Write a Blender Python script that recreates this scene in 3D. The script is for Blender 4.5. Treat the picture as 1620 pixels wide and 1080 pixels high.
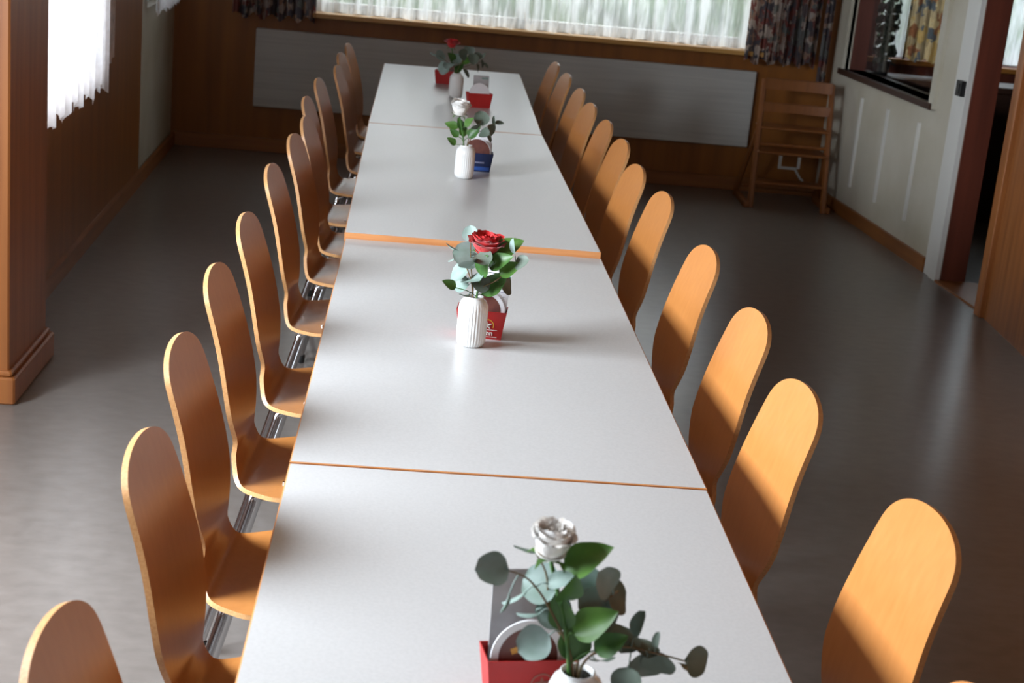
import bpy, math, random
from mathutils import Vector, Matrix, noise
for o in list(bpy.data.objects): bpy.data.objects.remove(o)
S = bpy.context.scene
COL = S.collection
R = math.radians

# ------------------------------------------------------------------ camera, world, light, exposure
cd = bpy.data.cameras.new('camera'); cam = bpy.data.objects.new('camera', cd); COL.objects.link(cam)
cr = Vector((0.99459746, -0.05013515, 0.09089753)); cu = Vector((-0.07332879, 0.28047187, 0.95705716)); cf = Vector((0.0734764, 0.95855203, -0.27527526))
m = Matrix.Identity(4)
for i in range(3):
    m[i][0] = cr[i]; m[i][1] = cu[i]; m[i][2] = -cf[i]
m.translation = Vector((-0.21544, 0.0, 1.81793))
cam.matrix_world = m
cd.sensor_width = 36; cd.lens = 2500 / 1620 * 36; cd.clip_start = .05; cd.clip_end = 200
cd.dof.use_dof = True; cd.dof.focus_distance = 3.75; cd.dof.aperture_fstop = 8.0
S.camera = cam

w = bpy.data.worlds.new('sky'); S.world = w; w.use_nodes = True
w.node_tree.nodes['Background'].inputs[0].default_value = (.75, .86, 1, 1)
w.node_tree.nodes['Background'].inputs[1].default_value = 2.0
S.view_settings.view_transform = 'Standard'; S.view_settings.look = 'None'; S.view_settings.gamma = 1
S.view_settings.exposure = 0.0

def area(name, loc, target, sx, sy, power, col):
    """area lamp"""
    l = bpy.data.lights.new(name, 'AREA'); l.shape = 'RECTANGLE'; l.size = sx; l.size_y = sy
    l.energy = power; l.color = col
    o = bpy.data.objects.new(name, l); COL.objects.link(o); o.location = loc
    o.rotation_euler = (Vector(target) - Vector(loc)).to_track_quat('-Z', 'Y').to_euler()
    return o
area('daylight_near_window', (-2.80, 2.8, 1.83), (0.4, 3.0, 0.8), 2.1, .95, 440, (.82, .91, 1))
area('front_fill_light', (.1, -2.15, 1.65), (.1, 3.0, .7), 2.3, 1.2, 9, (.82, .91, 1))  # added fill from behind the camera, not daylight of a known window
area('daylight_left_window', (-1.98, 6.7, 1.55), (0, 6.8, .9), 1.5, 1.3, 34, (.95, .97, 1))
area('daylight_back_window', (.45, 11.4, 2.3), (.45, 7.5, .6), 3.0, 1.5, 82, (.97, 1, .95))
area('daylight_side_room', (3.8, 11.2, 1.7), (3.5, 8.5, .6), 1.9, 1.2, 24, (.88, .97, 1))

# ------------------------------------------------------------------ materials
MATS = {}
def mat(name, base, rough=.5, spec=.5, metal=0.0, coat=0.0, bump=None, var=None, **kw):
    """procedural material; var=(second colour, scale xyz, detail, lo, hi); bump=(scale xyz, strength, distance)"""
    mt = bpy.data.materials.new(name); mt.use_nodes = True; nt = mt.node_tree; N = nt.nodes; L = nt.links
    b = N['Principled BSDF']; b.inputs['Base Color'].default_value = (*base, 1)
    b.inputs['Roughness'].default_value = rough; b.inputs['Metallic'].default_value = metal
    b.inputs['Specular IOR Level'].default_value = spec; b.inputs['Coat Weight'].default_value = coat
    tc = N.new('ShaderNodeTexCoord')
    if var:
        c2, sc, det, lo, hi = var
        mp = N.new('ShaderNodeMapping'); mp.inputs['Scale'].default_value = sc
        nz = N.new('ShaderNodeTexNoise'); nz.inputs['Scale'].default_value = 1; nz.inputs['Detail'].default_value = det
        rp = N.new('ShaderNodeValToRGB'); rp.color_ramp.elements[0].position = lo; rp.color_ramp.elements[1].position = hi
        rp.color_ramp.elements[0].color = (*base, 1); rp.color_ramp.elements[1].color = (*c2, 1)
        L.new(tc.outputs['Object'], mp.inputs[0]); L.new(mp.outputs[0], nz.inputs['Vector'])
        L.new(nz.outputs['Fac'], rp.inputs[0]); L.new(rp.outputs[0], b.inputs['Base Color'])
    if bump:
        sc, st, di = bump
        mp = N.new('ShaderNodeMapping'); mp.inputs['Scale'].default_value = sc
        nz = N.new('ShaderNodeTexNoise'); nz.inputs['Scale'].default_value = 1; nz.inputs['Detail'].default_value = 3
        bp = N.new('ShaderNodeBump'); bp.inputs['Strength'].default_value = st; bp.inputs['Distance'].default_value = di
        L.new(tc.outputs['Object'], mp.inputs[0]); L.new(mp.outputs[0], nz.inputs['Vector'])
        L.new(nz.outputs['Fac'], bp.inputs['Height']); L.new(bp.outputs[0], b.inputs['Normal'])
    for k, v in kw.items(): b.inputs[k.replace('_', ' ')].default_value = v
    MATS[name] = mt
    return mt
chair_wood = mat('chair_wood', (.46, .178, .046), .30, .32, var=((.51, .208, .058), (70, 70, 4), 3, .25, .8))
chair_edge = mat('chair_edge', (.60, .33, .14), .4, var=((.5, .24, .09), (200, 200, 200), 2, .3, .7))
chrome = mat('chrome', (.62, .63, .65), .16, metal=1)
black_rubber = mat('black_rubber', (.012, .012, .012), .5)
laminate = mat('laminate', (.55, .545, .54), .32, .45, var=((.51, .505, .50), (160, 160, 160), 3, .35, .7), bump=((220, 220, 220), .04, .001))
edge_band = mat('edge_band', (.60, .27, .10), .45, var=((.52, .21, .07), (6, 120, 120), 3, .3, .7))
floor_m = mat('floor_lino', (.185, .165, .15), .28, .5, var=((.145, .128, .115), (14, 22, 14), 6, .3, .75), bump=((30, 30, 30), .08, .002))
wood_wall = mat('wood_wall', (.29, .10, .013), .42, .4, var=((.20, .066, .009), (14, 14, .9), 5, .3, .72), bump=((60, 60, 3), .08, .002))
wood_post = mat('wood_post', (.32, .115, .03), .42, .4, var=((.21, .068, .017), (26, 26, 1.3), 5, .32, .7), bump=((60, 60, 3), .08, .002))
wood_sill = mat('wood_sill', (.36, .15, .03), .35, .5, var=((.28, .1, .02), (1.5, 20, 20), 5, .3, .7))
wood_ledge = mat('wood_ledge', (.58, .32, .09), .35, .5, var=((.48, .24, .06), (1.5, 20, 20), 5, .3, .7))
wood_trim = mat('wood_trim', (.30, .11, .025), .45, var=((.22, .075, .017), (2, 2, 30), 4, .3, .7))
wood_red = mat('wood_red', (.15, .035, .018), .45, var=((.09, .022, .012), (18, 18, 1.2), 4, .3, .7))
wood_dark = mat('wood_dark', (.05, .02, .01), .5, var=((.035, .012, .007), (9, 9, 2), 4, .3, .7))
wood_high = mat('wood_high', (.25, .085, .018), .45, var=((.19, .06, .013), (30, 30, 2), 4, .3, .7))
cream = mat('cream_paint', (.56, .525, .44), .55, .4, var=((.44, .40, .30), (2.2, 2.2, 2.2), 4, .35, .75))
white_paint = mat('white_paint', (.66, .65, .61), .45, .4, var=((.6, .59, .55), (3, 3, 3), 3, .3, .8))
grey_panel = mat('grey_panel', (.52, .515, .48), .5, .4, var=((.45, .445, .42), (2, 2, 60), 3, .3, .7))
ceil_m = mat('ceiling_boards', (.24, .15, .08), .7, var=((.20, .12, .06), (2, 2, 2), 3, .3, .7))
ground_m = mat('grass_ground', (.05, .10, .03), .9, var=((.09, .13, .05), (3, 3, 3), 5, .3, .7))
hedge_m = mat('hedge_green', (.05, .12, .03), .8, var=((.16, .26, .08), (6, 6, 6), 5, .35, .65))
ceramic = mat('ceramic', (.78, .78, .76), .2, .5, coat=.5, var=((.74, .74, .72), (20, 20, 20), 2, .3, .7))
vase_in = mat('vase_inside', (.06, .05, .04), .5, var=((.04, .035, .03), (20, 20, 20), 2, .3, .7))
red_petal = mat('red_petal', (.62, .012, .014), .5, .3, var=((.42, .006, .008), (30, 30, 30), 3, .3, .75), Sheen_Weight=.2)
white_petal = mat('white_petal', (.90, .88, .85), .55, .3,  var=((.86, .79, .70), (28, 28, 28), 3, .45, .85), Sheen_Weight=.2)
rose_green = mat('rose_leaf_green', (.035, .10, .022), .42, .4, var=((.07, .17, .03), (45, 45, 45), 3, .3, .75))
bright_green = mat('fresh_leaf_green', (.085, .19, .03), .42, .3, var=((.055, .13, .024), (45, 45, 45), 3, .3, .75))
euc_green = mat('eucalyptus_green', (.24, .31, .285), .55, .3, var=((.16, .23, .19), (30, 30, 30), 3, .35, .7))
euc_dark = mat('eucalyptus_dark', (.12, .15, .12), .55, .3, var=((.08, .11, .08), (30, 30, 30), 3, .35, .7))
stem_m = mat('stem_brown', (.12, .10, .035), .6, var=((.16, .07, .03), (60, 60, 60), 2, .3, .7))
red_card = mat('red_card', (.42, .018, .016), .45, .4, var=((.37, .015, .014), (30, 30, 30), 2, .3, .7))
blue_card = mat('blue_card', (.008, .016, .06), .45, .4, var=((.006, .012, .05), (30, 30, 30), 2, .3, .7))
blue_print = mat('blue_print', (.01, .06, .26), .45, var=((.01, .05, .22), (30, 30, 30), 2, .3, .7))
gold = mat('gold_print', (.62, .30, .03), .5, var=((.55, .26, .03), (30, 30, 30), 2, .3, .7))
white_print = mat('white_print', (.75, .72, .68), .5, var=((.7, .68, .64), (30, 30, 30), 2, .3, .7))
brown_print = mat('brown_print', (.13, .035, .02), .5, var=((.09, .02, .015), (60, 60, 60), 3, .3, .7))
faint_print = mat('faint_print', (.30, .10, .07), .5, var=((.26, .08, .06), (30, 30, 30), 2, .3, .7))
paper = mat('paper', (.74, .74, .76), .6, var=((.70, .70, .72), (20, 20, 20), 2, .3, .7))
grey_paper = mat('grey_paper', (.46, .45, .46), .6, var=((.32, .31, .31), (20, 20, 20), 2, .3, .7))
green_print = mat('green_print', (.05, .28, .2), .5, var=((.04, .22, .17), (30, 30, 30), 2, .3, .7))
grey_print = mat('grey_print', (.3, .3, .42), .5, var=((.26, .26, .38), (30, 30, 30), 2, .3, .7))
black_plastic = mat('black_plastic', (.012, .012, .013), .4, var=((.01, .01, .011), (30, 30, 30), 2, .3, .7))
strap_m = mat('strap_grey', (.32, .31, .29), .7, var=((.28, .27, .25), (30, 30, 30), 2, .3, .7))
leaf_black = mat('dark_leaf', (.012, .022, .012), .6, var=((.02, .03, .015), (30, 30, 30), 2, .3, .7))

def glass_mat():
    mt = bpy.data.materials.new('window_glass'); mt.use_nodes = True; N = mt.node_tree.nodes; L = mt.node_tree.links
    N.remove(N['Principled BSDF']); out = N['Material Output']
    t = N.new('ShaderNodeBsdfTransparent'); g = N.new('ShaderNodeBsdfGlossy'); g.inputs['Roughness'].default_value = .02
    mx = N.new('ShaderNodeMixShader'); lw = N.new('ShaderNodeLayerWeight'); lw.inputs[0].default_value = .5
    pw = N.new('ShaderNodeMath'); pw.operation = 'POWER'; pw.inputs[1].default_value = 5; L.new(lw.outputs['Facing'], pw.inputs[0])
    fr = N.new('ShaderNodeMath'); fr.operation = 'MULTIPLY_ADD'; fr.inputs[1].default_value = .92; fr.inputs[2].default_value = .05; L.new(pw.outputs[0], fr.inputs[0])
    L.new(fr.outputs[0], mx.inputs[0]); L.new(t.outputs[0], mx.inputs[1]); L.new(g.outputs[0], mx.inputs[2]); L.new(mx.outputs[0], out.inputs[0])
    return mt
glass = glass_mat()
def lace_mat(name, col, lo, hi, s, axis=0):
    """woven lace: thread that scatters and passes light, with open net between the threads"""
    mt = bpy.data.materials.new(name); mt.use_nodes = True; N = mt.node_tree.nodes; L = mt.node_tree.links
    N.remove(N['Principled BSDF']); out = N['Material Output']
    tr = N.new('ShaderNodeBsdfTransparent'); tl = N.new('ShaderNodeBsdfTranslucent'); df = N.new('ShaderNodeBsdfDiffuse')
    tl.inputs[0].default_value = (*col, 1); df.inputs[0].default_value = (*col, 1)
    a = N.new('ShaderNodeMixShader'); a.inputs[0].default_value = .45; b = N.new('ShaderNodeMixShader')
    tc = N.new('ShaderNodeTexCoord'); mp = N.new('ShaderNodeMapping'); mp.inputs['Scale'].default_value = s
    nz = N.new('ShaderNodeTexNoise'); nz.inputs['Scale'].default_value = 1; nz.inputs['Detail'].default_value = 3
    mr = N.new('ShaderNodeMapRange'); mr.inputs[1].default_value = .38; mr.inputs[2].default_value = .62; mr.inputs[3].default_value = lo; mr.inputs[4].default_value = hi
    L.new(tc.outputs['Object'], mp.inputs[0]); L.new(mp.outputs[0], nz.inputs['Vector']); L.new(nz.outputs['Fac'], mr.inputs[0])
    L.new(tl.outputs[0], a.inputs[1]); L.new(df.outputs[0], a.inputs[2])
    L.new(mr.outputs[0], b.inputs[0]); L.new(tr.outputs[0], b.inputs[1]); L.new(a.outputs[0], b.inputs[2]); L.new(b.outputs[0], out.inputs[0])
    return mt
lace_back = lace_mat('lace_net', (.86, .88, .88), .42, .98, (17, 17, 3.5))
lace_left = lace_mat('lace_white', (.93, .93, .95), .8, .98, (18, 18, 18))
def print_fabric(name, cols, s, tr=.35):
    """floral printed drape"""
    mt = bpy.data.materials.new(name); mt.use_nodes = True; N = mt.node_tree.nodes; L = mt.node_tree.links
    b = N['Principled BSDF']; b.inputs['Roughness'].default_value = .85; b.inputs['Specular IOR Level'].default_value = .1
    tc = N.new('ShaderNodeTexCoord'); nz = N.new('ShaderNodeTexNoise'); nz.inputs['Scale'].default_value = s; nz.inputs['Detail'].default_value = 2
    mx = N.new('ShaderNodeVectorMath'); mx.operation = 'MULTIPLY_ADD'; mx.inputs[1].default_value = (.09, .09, .09)
    vo = N.new('ShaderNodeTexVoronoi'); vo.inputs['Scale'].default_value = s
    sp = N.new('ShaderNodeSeparateColor'); rp = N.new('ShaderNodeValToRGB'); rp.color_ramp.interpolation = 'CONSTANT'
    el = rp.color_ramp.elements
    while len(el) < len(cols): el.new(.5)
    for i, c in enumerate(cols): el[i].position = i / len(cols); el[i].color = (*c, 1)
    L.new(tc.outputs['Object'], nz.inputs['Vector']); L.new(nz.outputs['Color'], mx.inputs[0]); L.new(tc.outputs['Object'], mx.inputs[2])
    b.inputs['Transmission Weight'].default_value = 0
    tl = N.new('ShaderNodeBsdfTranslucent'); ms = N.new('ShaderNodeMixShader'); ms.inputs[0].default_value = tr
    L.new(rp.outputs[0], tl.inputs[0]); L.new(b.outputs[0], ms.inputs[1]); L.new(tl.outputs[0], ms.inputs[2]); L.new(ms.outputs[0], N['Material Output'].inputs[0])
    L.new(mx.outputs[0], vo.inputs['Vector']); L.new(vo.outputs['Color'], sp.inputs[0]); L.new(sp.outputs[0], rp.inputs[0]); L.new(rp.outputs[0], b.inputs['Base Color'])
    return mt
drape_m = print_fabric('floral_drape', [(.40, .32, .27), (.10, .09, .10), (.21, .075, .065), (.46, .38, .33), (.17, .17, .16), (.32, .20, .15), (.13, .10, .10)], 20)
drape_y = print_fabric('floral_drape_ochre', [(.40, .26, .09), (.30, .22, .12), (.08, .09, .10), (.45, .34, .18), (.22, .09, .04), (.34, .26, .15)], 17, .65)

# ------------------------------------------------------------------ mesh helpers
class MB:
    def __init__(s): s.v = []; s.f = []; s.m = []
    def add(s, vs, fs, mi=0):
        n = len(s.v); s.v += [tuple(v) for v in vs]; s.f += [tuple(i + n for i in f) for f in fs]; s.m += [mi] * len(fs); return s
    def box(s, a, b, mi=0, bev=0.0):
        x0, y0, z0 = a; x1, y1, z1 = b
        if bev <= 0:
            vs = [(x, y, z) for z in (z0, z1) for y in (y0, y1) for x in (x0, x1)]
            return s.add(vs, [(0, 2, 3, 1), (4, 5, 7, 6), (0, 1, 5, 4), (2, 6, 7, 3), (0, 4, 6, 2), (1, 3, 7, 5)], mi)
        c = min(bev, (x1 - x0) / 2.01, (y1 - y0) / 2.01, (z1 - z0) / 2.01)
        rings = []
        for z, i in ((z0, c), (z0 + c, 0), (z1 - c, 0), (z1, c)):
            X0, X1, Y0, Y1 = x0 + i, x1 - i, y0 + i, y1 - i
            rings.append([(X0 + c, Y0, z), (X1 - c, Y0, z), (X1, Y0 + c, z), (X1, Y1 - c, z), (X1 - c, Y1, z), (X0 + c, Y1, z), (X0, Y1 - c, z), (X0, Y0 + c, z)])
        vs = [p for r in rings for p in r]; fs = []
        for k in range(3):
            for i in range(8):
                j = (i + 1) % 8; fs.append((k * 8 + i, k * 8 + j, k * 8 + 8 + j, k * 8 + 8 + i))
        fs.append(tuple(range(7, -1, -1))); fs.append(tuple(range(24, 32)))
        return s.add(vs, fs, mi)
    def tube(s, pts, r, n=10, mi=0, cap=True):
        pts = [Vector(p) for p in pts]; rs = r if isinstance(r, (list, tuple)) else [r] * len(pts)
        vs = []; fs = []; up = None
        for i, p in enumerate(pts):
            t = (pts[min(i + 1, len(pts) - 1)] - pts[max(i - 1, 0)]).normalized()
            if up is None: up = Vector((0, 0, 1)) if abs(t.z) < .9 else Vector((1, 0, 0))
            a = (up - t * up.dot(t)).normalized(); b = t.cross(a); up = a
            for k in range(n):
                g = 2 * math.pi * k / n; vs.append(p + (a * math.cos(g) + b * math.sin(g)) * rs[i])
        for i in range(len(pts) - 1):
            for k in range(n):
                j = (k + 1) % n; fs.append((i * n + k, i * n + j, i * n + n + j, i * n + n + k))
        if cap: fs.append(tuple(range(n - 1, -1, -1))); fs.append(tuple(range((len(pts) - 1) * n, len(pts) * n)))
        return s.add(vs, fs, mi)
    def grid(s, fn, nu, nv, mi=0):
        vs = [fn(i / nu, j / nv) for i in range(nu + 1) for j in range(nv + 1)]
        fs = [(i * (nv + 1) + j, (i + 1) * (nv + 1) + j, (i + 1) * (nv + 1) + j + 1, i * (nv + 1) + j + 1) for i in range(nu) for j in range(nv)]
        return s.add(vs, fs, mi)
    def prism(s, poly, a, b, axis=2, mi=0):
        """poly of 2D points extruded from a to b along an axis"""
        def P(p, h): return (p[0], p[1], h) if axis == 2 else ((p[0], h, p[1]) if axis == 1 else (h, p[0], p[1]))
        n = len(poly); vs = [P(p, a) for p in poly] + [P(p, b) for p in poly]
        return s.add(vs, [tuple(range(n - 1, -1, -1)), tuple(range(n, 2 * n))] + [(i, (i + 1) % n, n + (i + 1) % n, n + i) for i in range(n)], mi)
    def build(s, name, mats, parent=None, smooth=False, loc=None, rot=None):
        me = bpy.data.meshes.new(name); me.from_pydata(s.v, [], s.f)
        if not isinstance(mats, (list, tuple)): mats = [mats]
        for q in mats: me.materials.append(q)
        me.polygons.foreach_set('material_index', s.m)
        if smooth: me.polygons.foreach_set('use_smooth', [True] * len(s.f))
        me.update()
        import bmesh
        bm = bmesh.new(); bm.from_mesh(me); bmesh.ops.recalc_face_normals(bm, faces=bm.faces); bm.to_mesh(me); bm.free()
        if smooth == 'auto':
            me.set_sharp_from_angle(angle=R(40))
        o = bpy.data.objects.new(name, me); COL.objects.link(o)
        if parent: o.parent = parent
        if loc: o.location = loc
        if rot: o.rotation_euler = rot
        return o
def catmull(P, n=8):
    P = [Vector(p) for p in P]; out = []
    for i in range(len(P) - 1):
        a = P[max(i - 1, 0)]; b = P[i]; c = P[i + 1]; d = P[min(i + 2, len(P) - 1)]
        for k in range(n):
            t = k / n
            out.append(.5 * ((2 * b) + (c - a) * t + (2 * a - 5 * b + 4 * c - d) * t * t + (3 * b - a - 3 * c + d) * t ** 3))
    out.append(P[-1]); return out
def empty(name, loc, rz=0):
    o = bpy.data.objects.new(name, None); COL.objects.link(o); o.location = loc; o.rotation_euler = (0, 0, rz); o.empty_display_size = .1; return o
def tag(o, label, cat, group=None, kind=None):
    o['label'] = label; o['category'] = cat
    if group: o['group'] = group
    if kind: o['kind'] = kind
    return o
def struct(o): o['kind'] = 'structure'; return o
def copy_tree(o, parent=None):
    c = o.copy(); COL.objects.link(c)
    if parent: c.parent = parent
    for ch in list(o.children): copy_tree(ch, c)
    return c
def text(name, body, size, m_, parent, loc, rot, depth=.0006, bold=0.0, align='CENTER', width=None):
    cu_ = bpy.data.curves.new(name, 'FONT'); cu_.body = body; cu_.size = size; cu_.align_x = align; cu_.extrude = depth; cu_.offset = bold
    o = bpy.data.objects.new(name, cu_); COL.objects.link(o)
    dg = bpy.context.evaluated_depsgraph_get(); me = bpy.data.meshes.new_from_object(o.evaluated_get(dg))
    bpy.data.objects.remove(o); bpy.data.curves.remove(cu_)
    me.materials.clear(); me.materials.append(m_)
    o = bpy.data.objects.new(name, me); COL.objects.link(o); o.parent = parent; o.location = loc; o.rotation_euler = rot
    if width:
        xs = [v.co.x for v in me.vertices]; k = width / (max(xs) - min(xs)); o.scale = (k, 1, 1)
    return o

# ------------------------------------------------------------------ room shell
YB = 10.42            # back wall face
ZC = 2.62
def lx(y): return -1.675 - (y - 5.6) * .0195        # left wall face
def rx(y): return 2.53 + (10.35 - y) * .058         # right wall face
b = MB(); b.box((-3.0, -2.0, -.08), (6.2, 11.0, 0)); struct(b.build('floor', floor_m))
b = MB(); b.box((-3.0, -2.0, ZC), (6.2, 10.9, ZC + .1)); struct(b.build('ceiling', ceil_m))
# back wall with its wide window; ledge and side parts
WX0, WX1, WZ0, WZ1 = -.95, 2.0, .935, 2.0
b = MB()
b.box((-3.0, YB, 0), (WX0, YB + .2, ZC)); b.box((WX1, YB, 0), (2.62, YB + .2, ZC)); b.box((WX0, YB, 0), (WX1, YB + .2, WZ0)); b.box((WX0, YB, WZ1), (WX1, YB + .2, ZC))
struct(b.build('wall_back', wood_wall))
f = MB()
for x in (WX0, .42, WX1 - .05): f.box((x, YB + .10, WZ0), (x + .06, YB + .16, WZ1), bev=.004)
f.box((WX0, YB + .10, WZ0), (WX1, YB + .16, WZ0 + .06), bev=.004); f.box((WX0, YB + .10, WZ1 - .06), (WX1, YB + .16, WZ1), bev=.004)
win = struct(f.build('window_1', white_paint))
g = MB(); g.box((WX0 + .05, YB + .128, WZ0 + .05), (WX1 - .04, YB + .134, WZ1 - .05)); g.build('glass_pane', glass, win)
b = MB(); b.box((WX0 + .06, YB - .13, WZ0 - .03), (WX1 + .05, YB + .1, WZ0), bev=.004); struct(b.build('trim_1', wood_ledge))
# pale radiator cover on the back wall
rc = MB(); rc.box((-1.25, YB - .05, .30), (2.02, YB, .80), bev=.004)
for k in range(9): rc.box((-1.24, YB - .053, .335 + k * .052), (2.01, YB - .05, .365 + k * .052))
tag(rc.build('radiator_cover', grey_panel), 'long pale grey panel covering the radiator under the back window', 'radiator cover')
b = MB(); b.box((-1.76, YB - .02, 0), (2.52, YB, .09), bev=.003); struct(b.build('baseboard_back', wood_trim))
# left wall: panelled stretch with a low window, then a painted stretch with another, up to the corner
def lwall(name, y0, y1, openings, m_, th=.16, dx=0.0, pos=None):
    b = MB(); ys = [y0]
    fn = pos or (lambda y: lx(y) + dx)
    def seg(a, c, z0, z1):
        b.add([(fn(a), a, z0), (fn(c), c, z0), (fn(c), c, z1), (fn(a), a, z1), (fn(a) - th, a, z0), (fn(c) - th, c, z0), (fn(c) - th, c, z1), (fn(a) - th, a, z1)],
              [(0, 1, 2, 3), (7, 6, 5, 4), (0, 3, 7, 4), (1, 5, 6, 2), (3, 2, 6, 7), (0, 4, 5, 1)])
    cur = y0
    for (a, c, z0, z1) in openings:
        seg(cur, a, 0, ZC); seg(a, c, 0, z0); seg(a, c, z1, ZC); cur = c
    seg(cur, y1, 0, ZC)
    return struct(b.build(name, m_))
lwall('wall_left', 5.6, 9.0, [(5.9, 7.5, .80, 2.15)], wood_wall)
lwall('wall_left_painted', 9.0, YB, [(9.25, 10.15, .97, 2.15)], cream, dx=-.012)
for n_, (a, c, z0, z1) in ((2, (5.9, 7.5, .80, 2.15)), (3, (9.25, 10.15, .97, 2.15))):
    f = MB(); x = lx((a + c) / 2) - .12
    for y in (a, c - .05): f.box((x, y, z0), (x + .05, y + .05, z1), bev=.004)
    for z in (z0, z1 - .05): f.box((x, a, z), (x + .05, c, z + .05), bev=.004)
    wn = struct(f.build('window_%d' % n_, white_paint))
    g = MB(); g.box((x + .02, a + .04, z0 + .04), (x + .026, c - .04, z1 - .04)); g.build('glass_pane', glass, wn)
b = MB()
for (a, c, m_) in ((5.7, YB - .02, 0),):
    b.add([(lx(a), a, 0), (lx(c), c, 0), (lx(c), c, .085), (lx(a), a, .085), (lx(a) + .02, a, 0), (lx(c) + .02, c, 0), (lx(c) + .02, c, .08), (lx(a) + .02, a, .08)],
          [(0, 1, 2, 3), (7, 6, 5, 4), (0, 3, 7, 4), (1, 5, 6, 2), (3, 2, 6, 7), (0, 4, 5, 1)])
struct(b.build('baseboard_left', wood_trim))
# pillar between the near bay and the left wall
b = MB(); b.box((-2.62, 5.13, 0), (-1.495, 5.66, ZC), bev=.006); struct(b.build('wall_pillar', wood_post))
b = MB(); b.box((-2.62, 5.105, 0), (-1.47, 5.69, .095), bev=.006); b.box((-2.62, 5.115, .095), (-1.482, 5.675, .115), bev=.006); struct(b.build('baseboard_pillar', wood_post))
# near bay on the left with its window, wall behind the viewer (its window is added for the fill light), right-hand wall of the near part
lwall('wall_bay', -2.0, 5.13, [(1.7, 3.9, .90, 2.4)], wood_wall, pos=lambda y: -2.45)
f = MB()
for y in (1.7, 2.78, 3.85): f.box((-2.57, y, .90), (-2.52, y + .05, 2.4), bev=.004)
for z in (.90, 2.35): f.box((-2.57, 1.7, z), (-2.52, 3.9, z + .05), bev=.004)
wn = struct(f.build('window_4', white_paint)); g = MB(); g.box((-2.55, 1.74, .94), (-2.544, 3.86, 2.36)); g.build('glass_pane', glass, wn)
b = MB(); b.box((-3.0, -2.0, 0), (-1.2, -1.85, ZC)); b.box((1.4, -2.0, 0), (6.2, -1.85, ZC)); b.box((-1.2, -2.0, 0), (1.4, -1.85, .9)); b.box((-1.2, -2.0, 2.25), (1.4, -1.85, ZC)); struct(b.build('wall_front', wood_wall))
f = MB()
for x in (-1.2, .08, 1.35): f.box((x, -1.98, .9), (x + .05, -1.93, 2.25), bev=.004)
for z in (.9, 2.2): f.box((-1.2, -1.98, z), (1.4, -1.93, z + .05), bev=.004)
wn = struct(f.build('window_7', white_paint)); g = MB(); g.box((-1.16, -1.958, .94), (1.36, -1.952, 2.21)); g.build('glass_pane', glass, wn)  # unseen window, added only to let the front fill light in

# right wall (slightly splayed), drawn along its own direction
RW = math.atan2(rx(10.35) - rx(7.0), 3.35)
def RP(y, off=0.0, z=0.0):   # point on the right wall, off = distance into the room
    return (rx(y) - off, y, z)
def rslab(b, y0, y1, z0, z1, o0, o1, mi=0):
    vs = [RP(y0, o0, z0), RP(y1, o0, z0), RP(y1, o0, z1), RP(y0, o0, z1), RP(y0, o1, z0), RP(y1, o1, z0), RP(y1, o1, z1), RP(y0, o1, z1)]
    b.add(vs, [(0, 1, 2, 3), (7, 6, 5, 4), (0, 3, 7, 4), (1, 5, 6, 2), (3, 2, 6, 7), (0, 4, 5, 1)], mi)
OY0, OY1, OZ0, OZ1 = 8.60, 10.16, .89, 2.1
DY0, DY1 = 7.42, 8.10
b = MB()
rslab(b, DY1, OY0, 0, ZC, 0, -.12); rslab(b, OY1, YB, 0, ZC, 0, -.12); rslab(b, OY0, OY1, 0, OZ0, 0, -.12); rslab(b, OY0, OY1, OZ1, ZC, 0, -.12)
rslab(b, DY0, DY1, 2.1, ZC, 0, -.12)
struct(b.build('wall_right', cream))
b = MB()   # raised vertical mouldings below the opening
for y in (9.72, 9.24, 8.72): rslab(b, y - .012, y + .012, .20, .76, .0, .014)
struct(b.build('trim_2', white_paint))
b = MB()   # painted casing of the opening
rslab(b, OY0 - .07, OY0, OZ0 - .03, OZ1 + .07, -.02, .022); rslab(b, OY1, OY1 + .06, OZ0 - .03, OZ1 + .07, -.02, .022); rslab(b, OY0, OY1, OZ1, OZ1 + .07, -.02, .022)
wi = struct(b.build('window_5', cream))
g = MB(); rslab(g, OY0, OY1, OZ0, OZ1, -.12, -.126); g.build('glass_pane', glass, wi)
b = MB(); rslab(b, OY0 - .05, OY1 + .04, OZ0 - .035, OZ0, -.16, .035); struct(b.build('trim_3', wood_dark))
b = MB()   # wide pale door casing
rslab(b, DY1, DY1 + .10, 0, 2.15, 0, .025); rslab(b, DY1 + .13, DY1 + .20, 0, 2.15, 0, .012); struct(b.build('trim_4', white_paint))
b = MB(); rslab(b, DY1 - .012, DY1 + .001, 0, 2.1, -.002, -.135); rslab(b, OY1 - .012, OY1, OZ0, OZ1, -.03, -.13); struct(b.build('trim_5', wood_red))
b = MB(); rslab(b, DY1 + .21, YB - .02, 0, .08, 0, .02); struct(b.build('baseboard_right', wood_trim))
b = MB(); rslab(b, DY0, DY1 - .012, 0, .012, .03, -.2); struct(b.build('trim_6', wood_trim))
b = MB()   # timber-clad wall on the near side of the doorway
b.add([(2.655, 7.42, 0), (2.60, 6.55, 0), (2.55, -2, 0), (2.85, -2, 0), (2.90, 6.55, 0), (2.88, 7.42, 0)] + [(2.655, 7.42, ZC), (2.60, 6.55, ZC), (2.55, -2, ZC), (2.85, -2, ZC), (2.90, 6.55, ZC), (2.88, 7.42, ZC)],
      [(0, 1, 7, 6), (1, 2, 8, 7), (2, 3, 9, 8), (3, 4, 10, 9), (4, 5, 11, 10), (5, 0, 6, 11), (0, 5, 4, 3, 2, 1), (6, 7, 8, 9, 10, 11)])
struct(b.build('wall_right_near', wood_post))
b = MB(); rslab(b, 6.6, 7.43, 0, 2.2, .02, .0); 
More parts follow.
